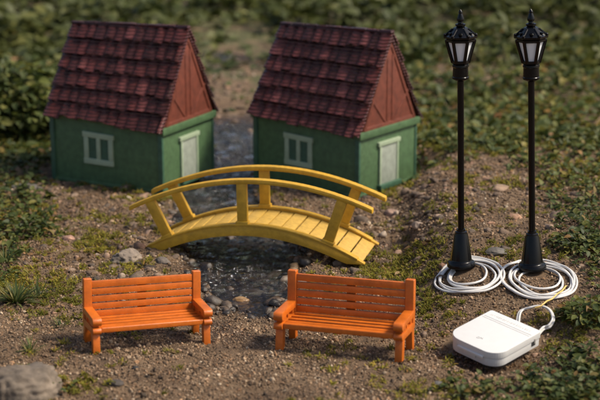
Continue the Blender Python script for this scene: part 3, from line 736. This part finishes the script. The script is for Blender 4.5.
# ------------------------------------------------------------------ single rocks
def rock(px, py, rx, ry, rz_, c, label, seed, dz=0.0, yaw=0.0, rough=.05):
    p = place(px, py)
    bm = bmesh.new(); bmesh.ops.create_icosphere(bm, subdivisions=5, radius=1)
    v = np.array([list(q.co) for q in bm.verts]); f = np.array([[a.index for a in q.verts] for q in bm.faces]); bm.free()
    rr = np.random.default_rng(seed)
    for _ in range(11):
        d = rr.normal(size=3); d /= np.linalg.norm(d); cc = rr.uniform(.6, .92); e = v@d; kk = e > cc; v[kk] -= np.outer((e[kk]-cc)*.8, d)
    n3 = lambda s_, sd: (vn(v[:, 0]*s_+9, v[:, 1]*s_+5, sd)+vn(v[:, 1]*s_+19, v[:, 2]*s_+15, sd+7)+vn(v[:, 2]*s_+29, v[:, 0]*s_+25, sd+11))/1.7-.88
    v *= (1+.16*n3(1.6, seed)+rough*1.5*n3(5, seed+1)+rough*n3(11, seed+2)+rough*.5*n3(24, seed+3))[:, None]
    v *= np.array([rx, ry, rz_]); o = mesh_np('rock', v, f, rock_mat('rock_surface', c), smooth=True)
    o.location = (p[0], p[1], p[2]+dz); o.rotation_euler = (0, 0, yaw); tag(o, label, 'rock', 'rocks lying about the ground'); return o
rock(19, 391, 1.42, 1.05, 1.02, (.125, .103, .083), 'big grey boulder, largest of all the rocks, at the bottom left corner', 1, -.02, .3, .115)
rock(128, 260, .70, .5, .48, (.20, .17, .145), 'rough lumpy rock just in front of the left tip of the yellow bridge', 2, .02, .5, .14)
rock(27, 189, .85, .6, .28, (.13, .125, .12), 'dark flat grey rock on the soil left of the left toy house', 3, 0, .1)
rock(68, 240, .30, .26, .20, (.36, .22, .17), 'small pinkish rock on the bare soil above the left bench', 4, .03)
rock(495, 253, .52, .4, .22, (.11, .105, .10), 'dark grey rock on the ground between the two lamp poles', 5, 0, .3)
rock(499, 190, .52, .45, .26, (.30, .22, .16), 'tan rock farther back, seen between the two lamp poles near the green plants', 6, .05)
rock(227, 247, .42, .4, .36, (.17, .14, .125), 'brown rounded rock in the stream directly under the yellow bridge arch', 7, .25)
rock(204, 253, .34, .3, .26, (.19, .165, .15), 'small grey brown rock at the left edge of the stream under the bridge', 17, .1)
rock(241, 305, .42, .28, .26, (.50, .34, .17), 'tan flat stone under shallow water between the two benches', 8, .08)
rock(258, 296, .80, .35, .24, (.34, .26, .17), 'wide flat brown slab under the water beside the right bench', 9, .08, .2)
rock(115, 384, .32, .25, .13, (.07, .062, .058), 'dark brown flat stone on the gravel below the left bench', 10, .0)
rock(135, 369, .15, .12, .11, (.04, .042, .046), 'tiny blackish pebble on the gravel below the left bench', 11, .02)
rock(438, 385, .2, .18, .12, (.12, .12, .125), 'small grey pebble near the green plants below the white box', 12, .02)
rock(300, 283, .3, .28, .2, (.2, .18, .165), 'grey stone at the right edge of the stream behind the right bench', 13, .05)
rock(392, 214, .36, .3, .24, (.30, .21, .17), 'reddish grey stone among pebbles just past the right tip of the bridge', 14, .03)
rock(418, 226, .30, .28, .2, (.32, .26, .22), 'light grey brown stone among pebbles between the bridge and the lamps', 15, .03)
rock(163, 262, .4, .3, .24, (.16, .145, .135), 'grey lumpy stone tucked beneath the left end of the bridge', 16, .03)

# ------------------------------------------------------------------ leaves
def leaf_proto(w=.42, n=5, cup=.18, droop=.25):
    v = []; 
    for i in range(n):
        t = i/(n-1); ww = w*math.sin(PI*min(1, (t*.92+.08)))**.75*(1-.25*t) if 0 < i < n-1 else .02
        z = -droop*t*t
        v += [(t, -ww, z+cup*ww), (t, 0, z), (t, ww, z+cup*ww)]
    f = []
    for i in range(n-1):
        a = i*3; f += [(a, a+3, a+4, a+1), (a+1, a+4, a+5, a+2)]
    return np.array(v), np.array(f)
LEAF = [leaf_proto(.36, 5, .3, .2), leaf_proto(.44, 5, .5, .35), leaf_proto(.30, 5, .2, .1)]
BLADE = [(np.array([(0, -.035, 0), (0, .035, 0), (.35, -.04, .0), (.35, .04, .0), (.7, -.03, -.07), (.7, .03, -.07), (1, 0, -.2)]), None)]
def blade(w, curve):
    ts = [0, .3, .6, .85, 1]; ws = [1, 1.05, .8, .45, .03]; v = []
    for t, k in zip(ts, ws): v += [(t, -w*k, -curve*t*t), (t, w*k, -curve*t*t)]
    return np.array(v), np.array([(2*i, 2*i+2, 2*i+3, 2*i+1) for i in range(4)])
GB = [blade(.035, .35), blade(.045, .6), blade(.03, .15)]
MOSSB = [blade(.11, .2), blade(.15, .35)]
def plants(px, py, nl, size, hgt, spread):
    """small rosettes; returns leaf positions/rotations"""
    n = len(px); rep = nl
    X = np.repeat(px, rep); Y = np.repeat(py, rep); sz = np.repeat(size, rep); hh = np.repeat(hgt, rep)
    az = rng.uniform(0, 2*PI, n*rep); r = rng.random(n*rep)
    zz = height(X, Y)+hh*rng.uniform(.15, 1.0, n*rep)
    pos = np.stack([X+np.cos(az)*spread*sz*r, Y+np.sin(az)*spread*sz*r, zz], -1)
    tilt = rng.normal(.25, .38, n*rep); roll = rng.normal(0, .35, n*rep)
    L_ = sz*rng.uniform(.6, 1.15, n*rep)
    return pos, zrot_tilt(az, tilt, roll), np.stack([L_, L_, L_], -1)
# near and middle leafy ground cover
near_patches = [(592, 225, 48, 40, .8), (592, 300, 34, 34, .9), (560, 190, 60, 14, .5), (520, 396, 80, 12, .7), (580, 378, 48, 26, .9), (545, 350, 30, 10, .35),
                (15, 212, 38, 30, .9), (2, 250, 22, 30, .8), (40, 235, 20, 10, .4), (45, 392, 30, 8, .7), (430, 180, 60, 10, .35), (520, 168, 90, 12, .8), (120, 188, 40, 5, .4),
                (10, 165, 40, 16, .8), (585, 255, 30, 20, .8)]
x, y = scat(7500, 0, 0, 44, 84, lambda x, y: ell(x, y, near_patches), 1.1)
k = free(x, y, 1.5) & coilfree(x, y) & (stream_d(x, y) > 1.4); x, y = x[k], y[k]
sz = rng.uniform(.16, .36, len(x))*(1+.5*ss(60, 84, y)); pos, rot, scl = plants(x, y, 6, sz, rng.uniform(.1, .55, len(x)), .45)
V, F = merge(LEAF, pos, rot, scl)
tag(mesh_np('ground_cover', V, F, M['leaf'], smooth=True), 'small green leaves creeping over the soil near the lamps and edges', 'ground cover', kind='stuff')
# moss cushions
moss_patches = [(95, 243, 24, 11, 1), (118, 270, 22, 7, .7), (400, 268, 42, 14, .85), (425, 285, 26, 12, .6), (385, 250, 30, 9, .5), (430, 150, 35, 10, .8), (470, 165, 55, 10, .8), (560, 160, 60, 12, .7), (500, 215, 50, 8, .4),
                (445, 310, 30, 16, .55), (500, 300, 30, 6, .6), (470, 245, 20, 6, .4), (575, 330, 30, 10, .6), (30, 285, 50, 20, .6), (55, 320, 22, 8, .4), (75, 385, 35, 8, .5), (55, 300, 30, 8, .5), (400, 190, 50, 7, .4),
                (150, 200, 35, 6, .4), (30, 235, 60, 14, .35), (565, 345, 25, 8, .5), (440, 395, 40, 8, .5), (590, 200, 30, 10, .5), (240, 172, 30, 4, .3), (20, 150, 40, 10, .5)]
cx_, cy_ = scat(26000, 0, 0, 44, 100, lambda x, y: np.maximum(ell(x, y, moss_patches, .5), .03+.30*ss(.5, .68, fbm(x*.45, y*.45, 71, 3))*ss(55, 58, y)), 1.1)
k = free(cx_, cy_, 1.1) & coilfree(cx_, cy_) & (stream_d(cx_, cy_) > 1.3); cx_, cy_ = cx_[k], cy_[k]
rep = 26; n = len(cx_)*rep; cs = np.repeat(rng.uniform(.08, .26, len(cx_)), rep)
az = rng.uniform(0, 2*PI, n); rr_ = cs*np.sqrt(rng.random(n)); X = np.repeat(cx_, rep)+rr_*np.cos(az); Y = np.repeat(cy_, rep)+rr_*np.sin(az)
ZZ = height(X, Y)+(cs*.8)*(1-(rr_/cs)**2)*rng.uniform(.2, 1, n)
L_ = rng.uniform(.08, .20, n)*(1+.6*ss(62, 90, Y))
V, F = merge(MOSSB, np.stack([X, Y, ZZ], -1), zrot_tilt(rng.uniform(0, 7, n), rng.uniform(.1, 1.3, n), rng.normal(0, .4, n)), np.stack([L_]*3, -1))
tag(mesh_np('moss', V, F, M['moss'], smooth=True), 'yellow green moss and tiny sprouts in cushions on the soil', 'moss', kind='stuff')
# dry litter : flakes and twigs
x, y = scat(14000, 0, 0, 44.5, 90, lambda x, y: np.clip(.25+.9*ell(x, y, near_patches+moss_patches+[(60, 230, 90, 60, .5), (480, 300, 110, 60, .6)], .6)-.22*(y < 54), 0, 1), 1.1)
k = free(x, y) & (stream_d(x, y) > 1.2); x, y = x[k], y[k]; n = len(x); L_ = rng.uniform(.08, .30, n)
V, F = merge(LEAF+GB, np.stack([x, y, height(x, y)+.045], -1), zrot_tilt(rng.uniform(0, 7, n), rng.normal(.05, .3, n), rng.normal(0, .6, n)), np.stack([L_, L_*rng.uniform(.5, 1.1, n), L_], -1))
tag(mesh_np('leaf_litter', V, F, M['litter'], smooth=True), 'dry brown leaf scraps and bits scattered on the soil', 'leaf litter', kind='stuff')
# single plants one can point at
def tuft(px, py, n, size, label, cat='grass tuft'):
    p = place(px, py); az = rng.uniform(0, 2*PI, n); r = rng.random(n)*size*.28
    pos = np.stack([r*np.cos(az), r*np.sin(az), np.zeros(n)], -1); L_ = size*rng.uniform(.5, 1.15, n)
    V, F = merge(GB, pos, zrot_tilt(az+rng.normal(0, .4, n), rng.uniform(.35, 1.35, n), rng.normal(0, .2, n)), np.stack([L_]*3, -1))
    o = mesh_np('grass_tuft', V, F, M['grass'], smooth=True); o.location = (p[0], p[1], p[2]-.02); tag(o, label, cat, 'grass tufts on the left'); return o
tuft(16, 303, 170, .95, 'large arching grass tuft at the left edge beside the left bench')
tuft(38, 297, 60, .8, 'smaller grass tuft between the large tuft and the left bench')
tuft(5, 262, 90, .8, 'grass tuft higher up at the left edge among dark leaves')
tuft(60, 327, 40, .45, 'low thin grass sprig on gravel just left of the left bench leg')
tuft(30, 352, 60, .6, 'grass tuft growing just behind the big grey boulder')
def leafy(px, py, n, size, hgt, label, mat='leaf', spread=1.0):
    p = place(px, py); root = empty('leafy_plant', Matrix.Translation(p))
    az = rng.uniform(0, 2*PI, n); r = np.sqrt(rng.random(n))*spread
    h = hgt*(1-.6*(r/spread)**2)*rng.uniform(.35, 1, n)
    pos = np.stack([r*np.cos(az), r*np.sin(az), h], -1); L_ = size*rng.uniform(.6, 1.15, n)
    V, F = merge(LEAF, pos, zrot_tilt(az+rng.normal(0, .6, n), rng.normal(.15, .35, n), rng.normal(0, .35, n)), np.stack([L_]*3, -1))
    o = mesh_np('foliage', V, F, M[mat], smooth=True); o.parent = root
    s_ = MB()
    for i in range(0, n, max(1, n//26)):
        q = Vector(pos[i]); s_.tube([Vector((q.x*.2, q.y*.2, -.1)), Vector((q.x*.6, q.y*.6, q.z*.6)), q], .022*max(1, size), 5)
    s_.build('stem', M['stem'], root); tag(root, label, 'plant', 'leafy plants around the clearing'); return root
leafy(588, 322, 260, .34, .9, 'dark green round leaved plant at the right edge beside the cable loop', spread=1.1)
leafy(578, 248, 220, .32, .7, 'leafy plant at the right edge behind the rightmost cable coil', spread=1.1)
leafy(20, 232, 260, .34, .8, 'dark leafy plant at the left edge in front of the left toy house', spread=1.4)
leafy(560, 392, 300, .28, .6, 'leafy plant at the bottom right corner below the white box', spread=1.3)

# ------------------------------------------------------------------ background vegetation
def bare(x, y):
    """the pale track that runs back between the houses"""
    c = np.interp(y, [70, 85, 100, 125, 150], [-3.8, -3.6, -4.2, -6.5, -10]); w = np.interp(y, [70, 90, 120, 150], [3.0, 3.6, 4.0, 1.5])
    return ss(1.25, .75, np.abs(x-c)/w)*ss(140, 118, y)
def far_scatter(n, y0, y1, size, hmax, mat, name, label, yp=1.3, dens=1.0, seed=70):
    y = y0+(y1-y0)*rng.random(n)**yp; x = (rng.random(n)*2-1)*(.23*y+14)
    p = np.clip(1.6*(fbm(x*.16, y*.16, seed, 3)-.22), .15, 1)*(1-bare(x, y)*.93)*dens
    k = (rng.random(n) < p) & free(x, y); x, y = x[k], y[k]; m_ = len(x)
    mound = hmax*ss(.32, .72, fbm(x*.17, y*.17, seed+3, 3))*(1-bare(x, y)*.9)*ss(y0-4, y0+22, y)
    z = height(x, y, False)+mound*rng.uniform(.1, 1, m_)**.6+.1
    L_ = size*rng.uniform(.5, 1.2, m_)
    V, F = merge(LEAF, np.stack([x, y, z], -1), zrot_tilt(rng.uniform(0, 7, m_), rng.normal(.15, .4, m_), rng.normal(0, .4, m_)), np.stack([L_]*3, -1))
    tag(mesh_np(name, V, F, M[mat], smooth=True), label, 'undergrowth', kind='stuff')
far_scatter(42000, 80, 125, .65, .9, 'leaf', 'undergrowth', 'green leafy undergrowth on the ground behind the toy houses')
far_scatter(75000, 108, 260, 1.25, 2.6, 'leaf_far', 'far_undergrowth', 'dark blurred leafy undergrowth farther back in the picture')
# leaf mass out of view, added to darken what the stream mirrors
n = 42000
x = rng.uniform(-170, 170, n); y = 265+rng.random(n)**1.5*110; z = rng.random(n)**.8*(22+22*fbm(x*.02, y*.03, 90, 3))
L_ = rng.uniform(3.5, 8, n)
V, F = merge(LEAF, np.stack([x, y, z], -1), zrot_tilt(rng.uniform(0, 7, n), rng.normal(0, .5, n), rng.normal(0, .5, n)), np.stack([L_]*3, -1))
tag(mesh_np('added_thicket', V, F, M['leaf_far'], smooth=True), 'leaf mass added out of view behind the undergrowth to darken the stream reflections', 'added_thicket', kind='stuff')
def shrub(px, py, n, size, rx, hgt, label):
    p = unp(px, py, 0); p[2] = hz_s(p[0], p[1]); root = empty('shrub', Matrix.Translation(p))
    d = rng.normal(size=(n, 3)); d /= np.linalg.norm(d, axis=1, keepdims=True)
    az = np.arctan2(d[:, 1], d[:, 0]); rad = rng.random(n)**.35*(.75+.5*vn(az*1.3+5, d[:, 2]*3+5, int(px)))
    pos = d*rad[:, None]*np.array([rx, rx*.8, hgt*.5])+np.array([0, 0, hgt*.55]); pos[:, 2] = np.maximum(pos[:, 2], .2)
    L_ = size*rng.uniform(.6, 1.2, n)
    V, F = merge(LEAF, pos, zrot_tilt(az+rng.normal(0, .7, n), rng.normal(.1, .45, n), rng.normal(0, .4, n)), np.stack([L_]*3, -1))
    o = mesh_np('foliage', V, F, M['leaf_young'], smooth=True); o.parent = root
    s_ = MB()
    for i in range(22):
        q = Vector(pos[i*3]); s_.tube([Vector((q.x*.1, q.y*.1, -.2)), Vector((q.x*.5, q.y*.5, q.z*.6)), q], .07, 5)
    s_.build('stem', M['stem'], root); tag(root, label, 'shrub', None)
shrub(10, 130, 2600, .62, 5.0, 3.6, 'bright green leafy shrub at the left edge beside the left toy house roof')

# ------------------------------------------------------------------ light, sky, camera
el, Lx, Ly = math.radians(48), .97, -.10
az_ = math.atan2(Lx, Ly)
W = bpy.data.worlds.new("World"); S.world = W; W.use_nodes = True; nt = W.node_tree
sky = nt.nodes.new('ShaderNodeTexSky'); sky.sky_type = 'NISHITA'; sky.sun_disc = False; sky.sun_elevation = el; sky.sun_rotation = az_
sky.air_density = 1.0; sky.dust_density = 3.5; sky.ozone_density = .6
bg = nt.nodes['Background']; bg.inputs['Strength'].default_value = .12; nt.links.new(sky.outputs[0], bg.inputs['Color'])
sl = bpy.data.lights.new('sun', 'SUN'); sl.energy = 3.9; sl.angle = math.radians(13); sl.color = (1, .90, .75)
so = bpy.data.objects.new('sun', sl); COL.objects.link(so)
d = Vector((Lx*math.cos(el), Ly*math.cos(el), math.sin(el))); so.rotation_euler = d.to_track_quat('Z', 'Y').to_euler(); so.location = d*200
cd = bpy.data.cameras.new('camera'); co = bpy.data.objects.new('camera', cd); COL.objects.link(co)
co.location = (0, 0, CAMH); co.rotation_euler = (PI/2-TILT, 0, 0)
cd.sensor_width = 36; cd.lens = FPX/600*36; cd.clip_start = .5; cd.clip_end = 10000
cd.dof.use_dof = True; cd.dof.focus_distance = 59.5; cd.dof.aperture_fstop = .19; cd.dof.aperture_blades = 9
S.camera = co
S.render.engine = 'CYCLES'
S.view_settings.view_transform = 'Standard'; S.view_settings.look = 'None'; S.view_settings.exposure = .3; S.view_settings.gamma = 1
S.view_settings.use_curve_mapping = False
S.cycles.max_bounces = 8; S.cycles.transparent_max_bounces = 12
